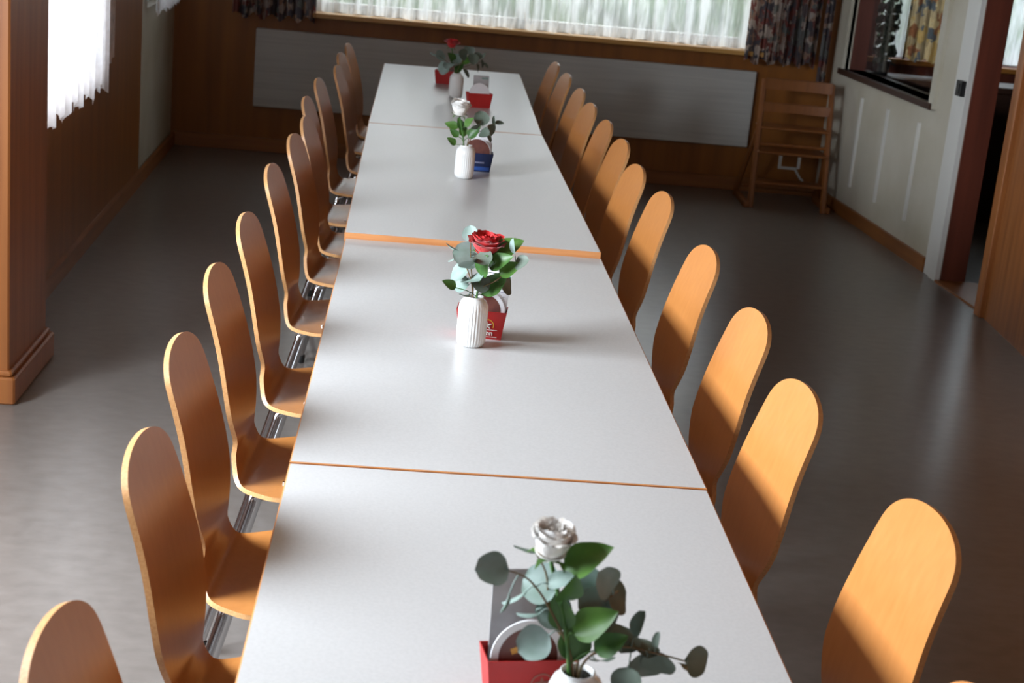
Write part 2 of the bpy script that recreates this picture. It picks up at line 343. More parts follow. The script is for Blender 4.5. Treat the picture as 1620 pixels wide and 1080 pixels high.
tr = MB(); tr.box((2.625, 7.36, 0), (2.665, 7.44, 2.15), bev=.004); struct(tr.build('trim_7', wood_post))
# side room seen through the opening and the doorway
SX0, SX1 = 2.83, 4.9
b = MB(); b.box((2.66, YB, 0), (SX0 - .05, YB + .2, ZC)); b.box((SX1, YB, 0), (6.2, YB + .2, ZC)); b.box((SX0 - .05, YB, 0), (SX1, YB + .2, .97)); b.box((SX0 - .05, YB, 2.2), (SX1, YB + .2, ZC))
struct(b.build('wall_side_room_back', wood_red))
b = MB(); b.box((6.0, -2, 0), (6.2, YB + .2, ZC)); struct(b.build('wall_side_room_right', wood_dark))
f = MB()
for x in (SX0 - .05, 3.9, SX1 - .05): f.box((x, YB + .1, .97), (x + .05, YB + .15, 2.2), bev=.004)
for z in (.97, 2.15): f.box((SX0 - .05, YB + .1, z), (SX1, YB + .15, z + .05), bev=.004)
wn = struct(f.build('window_6', white_paint)); g = MB(); g.box((SX0, YB + .12, 1.0), (SX1 - .04, YB + .126, 2.17)); g.build('glass_pane', glass, wn)
b = MB(); b.box((SX0 - .1, YB - .06, .93), (SX1 + .05, YB + .1, .965), bev=.004); struct(b.build('trim_8', wood_sill))

# outdoors
b = MB(); b.box((-30, 10.7, -.4), (30, 50, -.32)); struct(b.build('ground', ground_m))
h = MB(); rnd = random.Random(3)
def hedge_fn(u, v):
    x = -8 + 20 * u; a = v * math.pi
    p = Vector((x, 15.5 - math.cos(a) * 1.1, -.35 + math.sin(a) * 1.7))
    return p + Vector((0, 1, 1)) * (noise.noise(p * 1.7) * .35) + noise.noise_vector(p * 5) * .12
h.grid(hedge_fn, 160, 24)
tag(h.build('hedge', hedge_m, smooth=True), 'green hedge outdoors, seen dimly through the lace of the back window', 'hedge')

# ------------------------------------------------------------------ curtains
def curtain(name, p0, p1, z0, z1, folds, amp, m_, hem=None, nu=220, nv=14, seed=1, thick=0.0):
    """pleated cloth hanging between two plan points"""
    p0 = Vector(p0); p1 = Vector(p1); d = p1 - p0; L = d.length; n_ = Vector((-d.y, d.x)) / L
    rnd = random.Random(seed); ph = [rnd.uniform(0, 6.28) for _ in range(4)]
    def fn(u, v):
        a = math.sin(u * folds * 6.283 + ph[0] + 1.2 * math.sin(u * folds * .9 + ph[1])) + .45 * math.sin(u * folds * 2.3 * 6.283 + ph[2] + v)
        q = p0 + d * u + n_ * a * amp * (1 - .35 * v)
        zb = z0 + (hem(u) if hem else 0)
        return (q.x, q.y, zb + (z1 - zb) * v)
    b = MB(); b.grid(fn, nu, nv)
    return b.build(name, m_, smooth=True)
def scal(step, h): return lambda u: h * abs(math.sin(u * math.pi * step)) ** .7
c = curtain('lace_curtain', (-.93, YB - .045), (1.96, YB - .045), .936, 2.2, 22, .022, lace_back, hem=scal(22, .006), nu=500, seed=5)
tag(c, 'white lace net curtain across the wide back window', 'curtain')
c = curtain('lace_curtain', (lx(5.75) + .06, 5.75), (lx(7.5) + .06, 7.5), .735, 2.3, 12, .014, lace_left, hem=lambda u: .035 * abs(math.sin(u * 15 * math.pi)) + .02 * math.sin(u * 37), seed=2, nu=300)
tag(c, 'brightly backlit white lace curtain with scalloped hem beside the left pillar', 'curtain')
c = curtain('lace_curtain', (lx(7.5) + .055, 7.5), (lx(7.76) + .05, 7.76), .80, 2.3, 3, .012, lace_left, hem=lambda u: .05 * u + .02 * abs(math.sin(u * 9)), seed=3, nu=60)
tag(c, 'narrow greyish lace strip over dark wall just right of the bright left curtain', 'curtain')
c = curtain('lace_curtain', (lx(9.2) + .05, 9.2), (lx(10.2) + .05, 10.2), .93, 2.3, 8, .012, lace_left, hem=lambda u: .03 * abs(math.sin(u * 9 * math.pi)), seed=7)
tag(c, 'small lace curtain on the pale wall by the far left corner', 'curtain')
c = curtain('floral_drape', (-1.40, YB - .135), (-.87, YB - .135), .885, 2.35, 8, .03, drape_m, seed=4, hem=lambda u: .02 * math.sin(u * 30), nu=140)
tag(c, 'dark floral drape at the left end of the back window', 'drape')
c = curtain('floral_drape', (1.90, YB - .14), (2.37, YB - .14), .875, 2.35, 8, .03, drape_m, seed=9, hem=lambda u: .02 * math.sin(u * 30), nu=140)
tag(c, 'red and grey floral drape above the wooden high chair', 'drape')
c = curtain('drape_tail', (2.395, YB - .14), (2.455, YB - .14), .78, 1.5, 2, .012, drape_m, seed=12, nu=24)
tag(c, 'narrow floral drape tail hanging lower in the right back corner', 'drape')
c = curtain('floral_drape', (2.94, YB - .12), (3.52, YB - .12), .97, 2.35, 8, .03, drape_y, seed=6, hem=lambda u: .015 * math.sin(u * 30), nu=140)
tag(c, 'ochre floral drape in the side room behind the wall opening', 'drape')
c = curtain('lace_curtain', (2.79, YB - .07), (2.98, YB - .07), .98, 2.3, 3, .01, lace_back, seed=8, nu=60)
tag(c, 'pale lace strip beside the ochre drape in the side room', 'curtain')
c = curtain('lace_curtain', (3.56, YB - .08), (4.8, YB - .08), .99, 2.3, 14, .012, lace_back, seed=10)
tag(c, 'bluish lace curtain glimpsed through the right-hand doorway', 'curtain')

# dark leafy plant on the side-room counter
b = MB(); b.box((2.72, 9.95, .0), (4.3, YB - .16, .84), bev=.01); b.box((2.69, 9.90, .84), (4.35, YB - .15, .88), bev=.006)
tag(b.build('counter', wood_dark), 'dark wooden counter under the side-room window', 'counter')
pl = empty('potted_plant', (2.765, 10.12, .88)); tag(pl, 'tall near-black leafy plant on the side-room counter', 'plant')
b = MB(); b.tube([(0, 0, 0), (0, 0, .09)], [.045, .06], 14); b.build('pot', black_plastic, pl)
b = MB(); rnd = random.Random(8)
for k in range(230):
    z = rnd.uniform(.08, .75); a = rnd.uniform(0, 6.28); r = rnd.uniform(.005, .07); cx, cy = math.cos(a) * r, math.sin(a) * r
    s_ = rnd.uniform(.02, .04); n_ = Vector((rnd.uniform(-1, 1), rnd.uniform(-1, 1), rnd.uniform(-.3, 1))).normalized(); t_ = n_.orthogonal().normalized(); q_ = n_.cross(t_)
    ring = [Vector((cx, cy, z)) + t_ * math.cos(i * .785) * s_ + q_ * math.sin(i * .785) * s_ * .6 + n_ * .006 * math.cos(i * 1.57) for i in range(8)]
    b.add(ring + [Vector((cx, cy, z)) - n_ * .006], [(i, (i + 1) % 8, 8) for i in range(8)])
b.tube([(0, 0, .05), (.01, 0, .4), (-.01, 0, .78)], [.008, .006, .003], 6)
b.build('foliage', leaf_black, pl)
# small black switch on the door casing
sw = MB(); rslab(sw, 8.0 + .115, 8.0 + .185, .985, 1.065, .025, .05)
s_ = tag(sw.build('light_switch', black_plastic), 'small black box mounted on the pale door casing', 'switch')
k_ = MB(); rslab(k_, 8.0 + .135, 8.0 + .165, 1.0, 1.05, .05, .054); k_.build('rocker', black_rubber, s_)

# ------------------------------------------------------------------ tables
def make_table(c0, c1, c2, c3, z, label, legs=(True, True)):
    """c0..c3: plan corners near-left, near-right, far-right, far-left"""
    cx = sum(c[0] for c in (c0, c1, c2, c3)) / 4; cy = sum(c[1] for c in (c0, c1, c2, c3)) / 4
    t = empty('dining_table', (cx, cy, 0)); tag(t, label, 'table', 'white-topped tables of the long row')
    P = [Vector((c[0] - cx, c[1] - cy)) for c in (c0, c1, c2, c3)]
    def inset(d): return [(p.x - math.copysign(d, p.x), p.y - math.copysign(d, p.y)) for p in P]
    TH = .026
    b = MB(); b.prism(inset(.0025), z - TH + .001, z); b.build('tabletop', laminate, t)
    e = MB(); o = P; i_ = inset(.0026)
    vs = [(p.x, p.y, z - TH) for p in o] + [(p.x, p.y, z - .0012) for p in o] + [(p[0], p[1], z - .0004) for p in i_] + [(p[0], p[1], z - TH) for p in i_]
    fs = []
    for k in range(4):
        j = (k + 1) % 4; fs += [(k, j, 4 + j, 4 + k), (4 + k, 4 + j, 8 + j, 8 + k), (8 + k, 8 + j, 12 + j, 12 + k), (12 + k, 12 + j, j, k)]
    e.add(vs, fs); e.build('edge_band', edge_band, t)
    y0 = min(p.y for p in P); y1 = max(p.y for p in P)
    r = MB(); r.box((-.025, y0 + .18, z - TH - .045), (.025, y1 - .18, z - TH - .002), bev=.003); r.build('rail', black_plastic, t)
    for yy in (y0 + .25, y1 - .25):
        l = MB(); l.box((-.03, yy - .03, .03), (.03, yy + .03, z - TH - .045), bev=.004); l.build('column', black_plastic, t)
        fbar = MB(); fbar.box((-.13, yy - .028, 0), (.13, yy + .028, .03), bev=.006); fbar.build('foot', black_plastic, t)
    return t
make_table((-.404, .62), (.396, .66), (.4045, 2.823), (-.3975, 2.8175), .7385, 'nearest table of the row, carrying the front white rose and red mat box')
make_table((-.3975, 2.822), (.405, 2.8275), (.401, 4.752), (-.391, 4.762), .740, 'second table from the front, carrying the red rose in sharp focus')
make_table((-.395, 4.770), (.400, 4.768), (.377, 7.088), (-.405, 7.036), .757, 'third table, slightly higher, with the dark blue mat box')
make_table((-.406, 7.046), (.376, 7.100), (.403, 9.450), (-.399, 9.403), .757, 'farthest table, ending below the back window')

# ------------------------------------------------------------------ chairs
ZT, XT, XM, X5, ZS, BOW = .9031, -.0932, -.0393, -.002, .4094, .1275
PROF = catmull([(XT, 0, ZT), (XM, 0, (ZT + .52) / 2 + .02), (X5, 0, .54), (X5 * .55, 0, .475), (.02, 0, ZS + .008), (.085, 0, ZS - .004), (.18, 0, ZS), (.30, 0, ZS + .006), (.37, 0, ZS + .004), (.405, 0, ZS - .008)], 10)
ARC = [0.0]
for i in range(1, len(PROF)): ARC.append(ARC[-1] + (PROF[i] - PROF[i - 1]).length)
LT = ARC[-1]
def prof(d):
    d = min(max(d, 0), LT)
    for i in range(1, len(ARC)):
        if ARC[i] >= d:
            t = (d - ARC[i - 1]) / (ARC[i] - ARC[i - 1] + 1e-9); p = PROF[i - 1].lerp(PROF[i], t); tg = (PROF[min(i + 1, len(PROF) - 1)] - PROF[max(i - 2, 0)]).normalized(); return p, tg
    return PROF[-1], (PROF[-1] - PROF[-2]).normalized()
WK = [(0, .137), (.07, .1408), (.16, .1502), (.26, .1642), (.32, .164), (.36, .145), (.41, .108), (.46, .133), (.52, .1749), (.60, .218), (.72, .222), (LT, .20)]
def halfw(d):
    for i in range(1, len(WK)):
        if d <= WK[i][0]:
            a, c = WK[i - 1], WK[i]; t = (d - a[0]) / (c[0] - a[0]); wv = a[1] + (c[1] - a[1]) * t; break
    else: wv = WK[-1][1]
    rt = .085
    if d < rt: wv *= max(0, 1 - (1 - d / rt) ** 2.6) ** .5
    rb = .06
    if LT - d < rb: wv = wv - rb + rb * max(0, 1 - (1 - (LT - d) / rb) ** 2) ** .5
    return wv
def shell_pt(d, t, side, th=.0055):
    p, tg = prof(d); n_ = Vector((-tg.z, 0, tg.x))
    wv = (halfw(d - .012) + halfw(d) + halfw(d + .012)) / 3 if .09 < d < LT - .09 else halfw(d)
    y = t * wv
    bk = min(max((.52 - d) / .12, 0), 1); q = bk * BOW + (1 - bk) * .28
    lift = q * y * y * 1.0
    return (p.x + n_.x * (lift + side * th), y, p.z + n_.z * (lift + side * th))
def shell():
    ds = [.085 * (i / 14) ** 2.2 for i in range(14)] + [.085 + (LT - .06 - .085) * i / 56 for i in range(56)] + [LT - .06 * (1 - i / 10) ** 1.8 for i in range(11)]
    ds[0] = .0002; ds[-1] = LT - .0002
    NT = 14; b = MB(); n = len(ds)
    for side in (1, -1):
        b.grid(lambda u, v: shell_pt(ds[int(round(u * (n - 1)))], v * 2 - 1, side), n - 1, NT)
    # rim: loop round the outline, front edge to back edge, slightly rounded
    loop = [(d, -1) for d in ds] + [(ds[-1], -1 + 2 * k / NT) for k in range(1, NT)] + [(d, 1) for d in reversed(ds)] + [(ds[0], 1 - 2 * k / NT) for k in range(1, NT)]
    vs = []; fs = []; m_ = len(loop)
    for d, t in loop:
        a = Vector(shell_pt(d, t, 1)); c = Vector(shell_pt(d, t, -1)); 
        vs += [a, a.lerp(c, .5), c]
    for i in range(m_):
        j = (i + 1) % m_
        fs += [(i * 3, j * 3, j * 3 + 1, i * 3 + 1), (i * 3 + 1, j * 3 + 1, j * 3 + 2, i * 3 + 2)]
    b.add(vs, fs, 1)
    return b
def make_chair():
    t = empty('dining_chair', (0, 0, 0))
    shell().build('seat_shell', [chair_wood, chair_edge], t, smooth='auto')
    for s in (-1, 1):
        rail = MB(); rail.tube([(.06, s * .115, .392), (.30, s * .15, .396)], .0095, 10); rail.build('seat_rail', chrome, t, smooth=True)
        fl = MB(); fl.tube(catmull([(.30, s * .15, .396), (.325, s * .155, .385), (.335, s * .165, .34), (.36, s * .19, .012)], 5), .011, 10)
        lg = fl.build('leg', chrome, t, smooth='auto')
        gl = MB(); gl.tube([(.358, s * .188, .03), (.361, s * .191, 0)], [.013, .014], 12); gl.build('glide', black_rubber, lg)
        rl = MB(); rl.tube(catmull([(.075, s * .118, .392), (.052, s * .122, .380), (.04, s * .13, .34), (-.05, s * .19, .012)], 5), .011, 10)
        lg = rl.build('leg', chrome, t, smooth='auto')
        gl = MB(); gl.tube([(-.041, s * .188, .03), (-.046, s * .191, 0)], [.013, .014], 12); gl.build('glide', black_rubber, lg)
    for xx, ww in ((.12, .122), (.26, .145)):
        cb = MB(); cb.tube([(xx, -ww, .393), (xx, ww, .393)], .008, 10); cb.build('crossbar', chrome, t, smooth='auto')
    for x in (.12, .26):
        for y in (-.1, .1):
            rv = MB(); rv.tube([(x, y, .402), (x, y, .4195)], [.006, .004], 8); rv.build('rivet', chrome, t, smooth='auto')
    return t
ORD = ['first', 'second', 'third', 'fourth', 'fifth', 'sixth', 'seventh', 'eighth', 'ninth', 'tenth', 'eleventh', 'twelfth', 'thirteenth']
LEFT = [(-0.526, 1.786), (-0.532, 2.457), (-0.558, 3.031), (-0.565, 3.634), (-0.56, 4.233), (-0.564, 5.005), (-0.545, 5.633), (-0.534, 6.082), (-0.573, 6.631), (-0.566, 7.272), (-0.51, 7.826), (-0.526, 8.403), (-0.512, 8.917)]
RIGHT = [(0.480, 1.705), (0.596, 2.355), (0.533, 3.008), (0.553, 3.584), (0.553, 4.266), (0.546, 5.065), (0.521, 5.573), (0.537, 6.161), (0.529, 6.671), (0.513, 7.198), (0.512, 7.723), (0.498, 8.345), (0.478, 8.871)]
LL = ['wooden chair at the bottom left corner, only its rounded back showing', 'left-row chair second from the viewer, seat curve glinting above the floor', 'left-row chair third from the viewer, its whole back and seat curve visible',
      'left-row chair fourth from the viewer, beside the first joint between tables', 'left-row chair fifth from the viewer, level with the sharp red rose', 'left-row chair sixth from the viewer, near the second table joint',
      'left-row chair seventh from the viewer, just beyond the second table joint', 'left-row chair eighth from the viewer, level with the blue mat box', 'left-row chair ninth from the viewer, pulled a little back from the table',
      'left-row chair tenth from the viewer, standing clear against the grey panel', 'left-row chair eleventh from the viewer, third from the back', 'left-row chair twelfth from the viewer, second from the back', 'hindmost chair of the left row, nearest the back wall']
RL = ['pale chair corner cut off at the bottom right of the frame', 'brightly lit chair nearest the viewer on the right, whole rounded back showing', 'sunlit right-row chair with its back beside the nearest table joint', 'right-row chair third along, in front of the first table joint',
      'right-row chair whose back rises level with the sharp red rose', 'right-row chair with a reddish back just before the second table joint', 'right-row chair just beyond the raised table edge', 'right-row chair level with the white vase and blue box',
      'yellowish right-row chair before the third table joint', 'right-row chair beside the third table joint', 'right-row chair with pale rounded top third from the back', 'right-row chair second from the back', 'hindmost chair of the right row, nearest the grey panel']
proto = make_chair(); used = [False]
def put_chair(x, y, rz, label, group):
    c_ = proto if not used[0] else copy_tree(proto); used[0] = True
    c_.location = (x, y, 0); c_.rotation_euler = (0, 0, rz); tag(c_, label, 'chair', group)
turn = random.Random(5)
for (x, y), lb in zip(LEFT, LL):
    put_chair(x, y, R(-4.9 + turn.uniform(-.8, .8)), lb, 'chairs along the left side of the tables')
for (x, y), lb in zip(RIGHT, RL):
    put_chair(x, y, math.pi + R(6 + turn.uniform(-.8, .8)), lb, 'chairs along the right side of the tables')

# ------------------------------------------------------------------ high chair in the corner
hc = empty('high_chair', (2.21, 10.0, 0), R(-2)); tag(hc, 'tall wooden high chair with crossbars standing in the right back corner', 'high chair')
for s in (-1, 1):
    b = MB(); b.prism([(s * .235, 0), (s * .235 + .04 * -s, 0), (s * .235 + .04 * -s, .0)], 0, 0) if False else None
    b = MB(); b.tube([(s * .235, -.19, 0), (s * .225, -.10, .42), (s * .218, -.03, .80)], [.020, .020, .018], 6); b.build('post', wood_high, hc)
    b = MB(); b.tube([(s * .275, .20, .01), (s * .225, -.08, .50)], .016, 6); b.build('leg', wood_high, hc)
    b = MB(); b.box((s * .262 - .018, -.20, 0), (s * .262 + .018, .22, .04), bev=.006); b.build('foot_rail', wood_high, hc)
def arc_slat(y, z, h, bow=.03):
    b = MB()
    def fn(side):
        return lambda u, v: (-.215 + .43 * u, y + bow * (1 - (2 * u - 1) ** 2) + side * .007, z + h * v)
    b.grid(fn(1), 12, 1); b.grid(fn(-1), 12, 1)
    b.add([fn(1)(u, v) for u, v in ((0, 1), (1, 1))] + [fn(-1)(u, v) for u, v in ((1, 1), (0, 1))], [(0, 1, 2, 3)])
    return b
arc_slat(-.05, .74, .07).build('back_slat', wood_high, hc); arc_slat(-.07, .60, .06).build('back_slat', wood_high, hc)
b = MB(); b.box((-.22, -.12, .495), (.22, .08, .513), bev=.006); b.build('tray_board', wood_high, hc)
b = MB(); b.box((-.225, -.17, .345), (.225, .14, .363), bev=.006); b.build('seat', wood_high, hc)
b = MB(); b.box((-.225, -.175, .15), (.225, -.02, .168), bev=.006); b.build('footrest', wood_high, hc)
for q in ([(-.22, -.1, .40), (.22, -.1, .40)], [(-.24, .16, .08), (.24, .16, .08)]): b = MB(); b.tube(q, .012, 8); b.build('crossbar', wood_high, hc)
b = MB(); b.box((-.09, -.182, .27), (-.07, -.178, .345)); b.box((-.09, -.183, .262), (.03, -.179, .28)); b.tube([(.02, -.18, .27), (.06, -.19, .21), (.08, -.19, .20)], .008, 6); b.box((.03, -.182, .27), (.05, -.178, .345)); b.build('harness_strap', strap_m, hc)

# ------------------------------------------------------------------ table dressing
def make_vase(loc, label, ribs=30, h=.124, r=.0365):
    pr = [(0, 0), (r * .70, 0), (r * .86, .003), (r * .97, .012), (r, .028), (r * 1.0, h * .72), (r * .97, h * .82), (r * .84, h * .91), (r * .66, h * .955), (r * .60, h * .98), (r * .63, h * .995), (r * .60, h), (r * .54, h * .99), (r * .52, h * .94)]
    N_ = ribs * 6; b = MB(); vs = []; fs = []
    for k, (rr, z) in enumerate(pr):
        a_ = max(0, min(1, (z - .006) / .01)) * max(0, min(1, (h * .86 - z) / .012)) * (1 if k < 8 else 0)
        for i in range(N_):
            g_ = 2 * math.pi * i / N_; q = rr - a_ * .0016 * (1 - abs(math.cos(g_ * ribs / 2)))
            vs.append((q * math.cos(g_), q * math.sin(g_), z))
    for k in range(len(pr) - 1):
        for i in range(N_):
            j = (i + 1) % N_; fs.append((k * N_ + i, k * N_ + j, k * N_ + N_ + j, k * N_ + N_ + i))
    b.add(vs, fs); o = b.build('ribbed_vase', ceramic, smooth=True, loc=loc); tag(o, label, 'vase', 'ribbed vases down the table row')
    c = MB(); c.grid(lambda u, v: (math.cos(u * 6.2832) * r * .52 * v, math.sin(u * 6.2832) * r * .52 * v, h * .80), 24, 2)
    c.build('vase_interior', vase_in, o)
    return o
def petal(b, r0, z0, hgt, wid, ang, lean, curl, seed, mi=0):
    """one cupped rose petal standing at radius r0"""
    rnd = random.Random(seed); w1 = rnd.uniform(-.2, .2); NU, NV = 8, 7
    def fn(u, v):
        t = u * 2 - 1
        wv = wid * math.sin(min(1, v * 1.25 + .16) * math.pi / 2) * (1 if v < .7 else math.sqrt(max(0.02, 1 - ((v - .7) / .33) ** 2)))
        sw_ = .30 + .70 * math.sin(min(1, v * 2.1 + .05) * math.pi / 2)
        a_ = ang + t * wv / max(r0 + lean * v * .5, .006)
        rr = r0 * sw_ + lean * (v ** 1.3) + curl * max(0, v - .7) ** 1.5 * 4 + .0015 * math.sin(t * 4 + w1 * 9) * v
        z = z0 + hgt * (v - .10 * v * v) - curl * 1.2 * max(0, v - .75) ** 1.2 - .002 * t * t * v + .0012 * math.sin(t * 7 + w1 * 20) * v
        return (rr * math.cos(a_), rr * math.sin(a_), z)
    b.grid(fn, NU, NV, mi)
def make_rose(base, bloom, rad, m_, leaves, label, tilt=(0, 0), seed=1, openness=1.0, tall=1.0):
    """base: world point at the vase floor; bloom: world centre of the flower"""
    o = empty('rose', base); bl = Vector(bloom) - Vector(base)
    tag(o, label, 'rose')
    s = MB(); st = catmull([(0, 0, .012), (bl.x * .18, bl.y * .18, bl.z * .35), (bl.x * .45, bl.y * .45, bl.z * .6), (bl.x, bl.y, bl.z - rad * .8)], 6)
    s.tube(st, .0028, 8); s.build('stem', rose_green, o, smooth=True)
    b = MB(); k = rad / .034; rnd = random.Random(seed); h0 = -.72 * rad
    rings = [(3, .006, .040, .010, .001, .000), (3, .010, .042, .014, .003, .001), (4, .0135, .043, .018, .005, .002), (5, .017, .043, .021, .009, .004), (5, .020, .041, .024, .012, .007), (6, .022, .036, .026, .014 * openness, .010 * openness)]
    for n_, r0, hh, ww, ln, cl in rings:
        for q in range(n_):
            petal(b, r0 * k * .8, h0, hh * k * rnd.uniform(.93, 1.05) * .92 * tall, ww * k, 6.283 * q / n_ + rnd.uniform(-.3, .3) + r0 * 100, ln * k * rnd.uniform(.8, 1.2) / tall, cl * k / tall ** 2, seed * 100 + q)
    b.grid(lambda u, v: (math.cos(u * 6.283) * rad * .6 * math.sin(v * 1.57), math.sin(u * 6.283) * rad * .6 * math.sin(v * 1.57), h0 + rad * .25 * (1 - math.cos(v * 1.57))), 16, 5)
    bo = b.build('bloom', m_, o, smooth=True, loc=bl, rot=(tilt[0], tilt[1], 0))
    sp = MB()
    for q in range(5):
        a = 6.283 * q / 5 + .3; c_, s__ = math.cos(a), math.sin(a)
        sp.add([(c_ * .004 - s__ * .005, s__ * .004 + c_ * .005, h0 - .002), (c_ * .004 + s__ * .005, s__ * .004 - c_ * .005, h0 - .002), (c_ * rad * .7 + s__ * .004, s__ * rad * .7 - c_ * .004, h0 + .004), (c_ * rad * .95, s__ * rad * .95, h0 - .006), (c_ * rad * .7 - s__ * .004, s__ * rad * .7 + c_ * .004, h0 + .004)], [(0, 1, 2, 4), (4, 2, 3)])
    sp.build('sepals', bright_green, bo, smooth=True)
    # leaves with their little stalks
    lf = MB()
    for i, (x, y, z, r, kk) in enumerate(leaves):
        c_ = Vector((x, y, z)); sv = min(st, key=lambda p: (p - (c_ - Vector((0, 0, .03)))).length)
        d = c_ - sv; d.normalize() if d.length > .01 else None
        leaf(lf, sv, c_, r, rnd, 'r', mi=0 if (i % 3) else 1)
    if leaves: lf.build('leaves', [rose_green, bright_green], o, smooth=True)
    return o
def leaf(b, root, c, r, rnd, kind, mi=0, side=None):
    """a leaf blade centred on c, stalk from root; faces roughly up and outwards with its own twist"""
    root = Vector(root); c = Vector(c); ax = (c - root)
    if ax.length < .004: ax = Vector((rnd.uniform(-1, 1), rnd.uniform(-.4, .1), .5))
    ax.normalize(); ax = (ax + Vector((0, -.35 * ax.y, rnd.uniform(-.25, .25)))).normalized()
    r *= 1.16
    if kind == 'n': n_ = ax.cross(Vector((0, 1, .25))).normalized() * 1.0; n_ = (n_ + Vector((0, -.55, .2))).normalized()
    else: n_ = (Vector((rnd.uniform(-.5, .4), rnd.uniform(-1.0, -.6), rnd.uniform(.35, .8))))
    n_ = (n_ - ax * n_.dot(ax))
    if n_.length < .1: n_ = ax.orthogonal()
    n_.normalize(); w_ = ax.cross(n_).normalized()
    L_ = r * (1.0 if kind != 'r' else 1.15); W_ = {'e': .98, 'n': .62, 'r': .72}[kind] * r
    NU, NV = 10, 6
    base = c - ax * L_
    def fn(u, v):
        t = v * 2 - 1
        if kind == 'r':
            wv = W_ * (math.sin(math.pi * (u ** .72)) ** .85 if 0 < u < 1 else 0.0) * (1 + .03 * math.sin(u * 50))
        else:
            uu = 2 * u - 1; wv = W_ * math.sqrt(max(0, 1 - abs(uu) ** 2.1)) * (1 + .07 * math.sin(u * 6))
        bend = r * .22 * (t * t) * (wv / W_) - r * .28 * (u - .4) ** 2
        return base + ax * (2 * L_ * u) + w_ * (t * wv) + n_ * (bend)
    b.grid(fn, NU, NV, mi)
    mid = root.lerp(base, .5) + Vector((0, 0, .004))
    b.tube([root, mid, base + ax * .002], .0011, 5, mi)
def make_sprigs(base, leaves, label, seed, twigs):
    o = empty('eucalyptus_sprig', base); tag(o, label, 'greenery'); rnd = random.Random(seed)
    s = MB(); pts = []
    for tw in twigs:
        c_ = catmull(tw, 8); s.tube(c_, [.0022 - .0012 * i / len(c_) for i in range(len(c_))], 6); pts += c_[8:]
    s.build('stem', stem_m, o, smooth=True)
    lf = MB()
    for i, (x, y, z, r, kk) in enumerate(leaves):
        c_ = Vector((x, y, z)); rt = min(pts, key=lambda p: (p - c_).length)
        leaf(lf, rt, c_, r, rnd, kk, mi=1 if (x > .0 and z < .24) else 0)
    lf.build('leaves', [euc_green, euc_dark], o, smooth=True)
    return o
V1 = [(-0.05, 0.0, 0.302, 0.034, 'B'), (-0.125, -0.035, 0.273, 0.019, 'e'), (-0.081, 0.024, 0.278, 0.015, 'n'), (-0.091, 0.003, 0.219, 0.016, 'n'), (-0.105, -0.032, 0.226, 0.011, 'n'), (-0.055, 0.043, 0.222, 0.024, 'e'), (-0.038, -0.025, 0.259, 0.017, 'n'), (0.025, 0.013, 0.244, 0.019, 'e'), (0.046, 0.038, 0.21, 0.02, 'e'), (0.012, 0.017, 0.214, 0.021, 'e'), (-0.061, -0.003, 0.16, 0.02, 'e'), (0.057, 0.037, 0.155, 0.022, 'e'), (0.095, 0.041, 0.117, 0.026, 'e'), (0.086, 0.035, 0.145, 0.019, 'e'), (0.154, 0.01, 0.142, 0.018, 'e'), (0.102, 0.025, 0.161, 0.010, 'n'), (0.022, -0.045, 0.163, 0.016, 'e'), (0.065, 0.003, 0.109, 0.018, 'e'), (0.13, -0.024, 0.153, 0.01, 'n'), (-0.07, 0.011, 0.194, 0.014, 'n'), (-0.006, -0.017, 0.287, 0.028, 'r'), (-0.026, -0.029, 0.25, 0.022, 'r'), (-0.007, 0.007, 0.168, 0.026, 'r'), (0.012, -0.017, 0.201, 0.026, 'r'), (-.035, .03, .19, .022, 'e'), (.03, .03, .185, .02, 'e'), (.0, .035, .235, .02, 'e'), (.075, .02, .185, .017, 'n'), (-.03, .0, .205, .021, 'r'), (.035, -.02, .175, .019, 'r'), (.11, .03, .125, .02, 'e')]
V2 = [(0.019, 0.0, 0.258, 0.044, 'B'), (-0.026, 0.02, 0.217, 0.031, 'e'), (-0.021, 0.023, 0.271, 0.018, 'e'), (-0.06, 0.037, 0.231, 0.018, 'n'), (-0.055, 0.035, 0.205, 0.017, 'n'), (-0.04, 0.032, 0.171, 0.025, 'e'), (-0.008, -0.006, 0.165, 0.026, 'e'), (-0.032, 0.046, 0.138, 0.019, 'e'), (-0.022, -0.046, 0.213, 0.021, 'e'), (-0.027, -0.017, 0.129, 0.012, 'n'), (0.077, 0.048, 0.144, 0.023, 'e'), (0.103, -0.044, 0.225, 0.018, 'e'), (0.081, -0.028, 0.26, 0.017, 'n'), (0.013, -0.001, 0.155, 0.02, 'e'), (0.011, -0.038, 0.227, 0.021, 'e'), (0.072, -0.009, 0.252, 0.03, 'r'), (0.053, -0.033, 0.222, 0.027, 'r'), (0.047, 0.014, 0.154, 0.031, 'r'), (0.078, -0.033, 0.205, 0.024, 'r'), (0.015, -0.024, 0.206, 0.026, 'r'), (-0.064, -0.027, 0.155, 0.015, 'r')]
V3 = [(-0.033, 0.0, 0.262, 0.043, 'B'), (-0.06, 0.015, 0.191, 0.021, 'r'), (-0.048, 0.006, 0.165, 0.017, 'r'), (-0.056, -0.023, 0.138, 0.017, 'r'), (-0.016, 0.016, 0.178, 0.021, 'r'), (-0.028, 0.009, 0.2, 0.019, 'r'), (0.026, -0.006, 0.176, 0.024, 'r'), (0.048, 0.015, 0.226, 0.026, 'e'), (0.087, 0.042, 0.178, 0.024, 'e'), (0.119, 0.037, 0.21, 0.017, 'n'), (0.099, 0.032, 0.219, 0.017, 'n'), (0.08, 0.013, 0.158, 0.019, 'n'), (0.035, -0.033, 0.202, 0.021, 'e'), (0.003, -0.023, 0.214, 0.019, 'r'), (0.062, -0.05, 0.181, 0.019, 'e')]
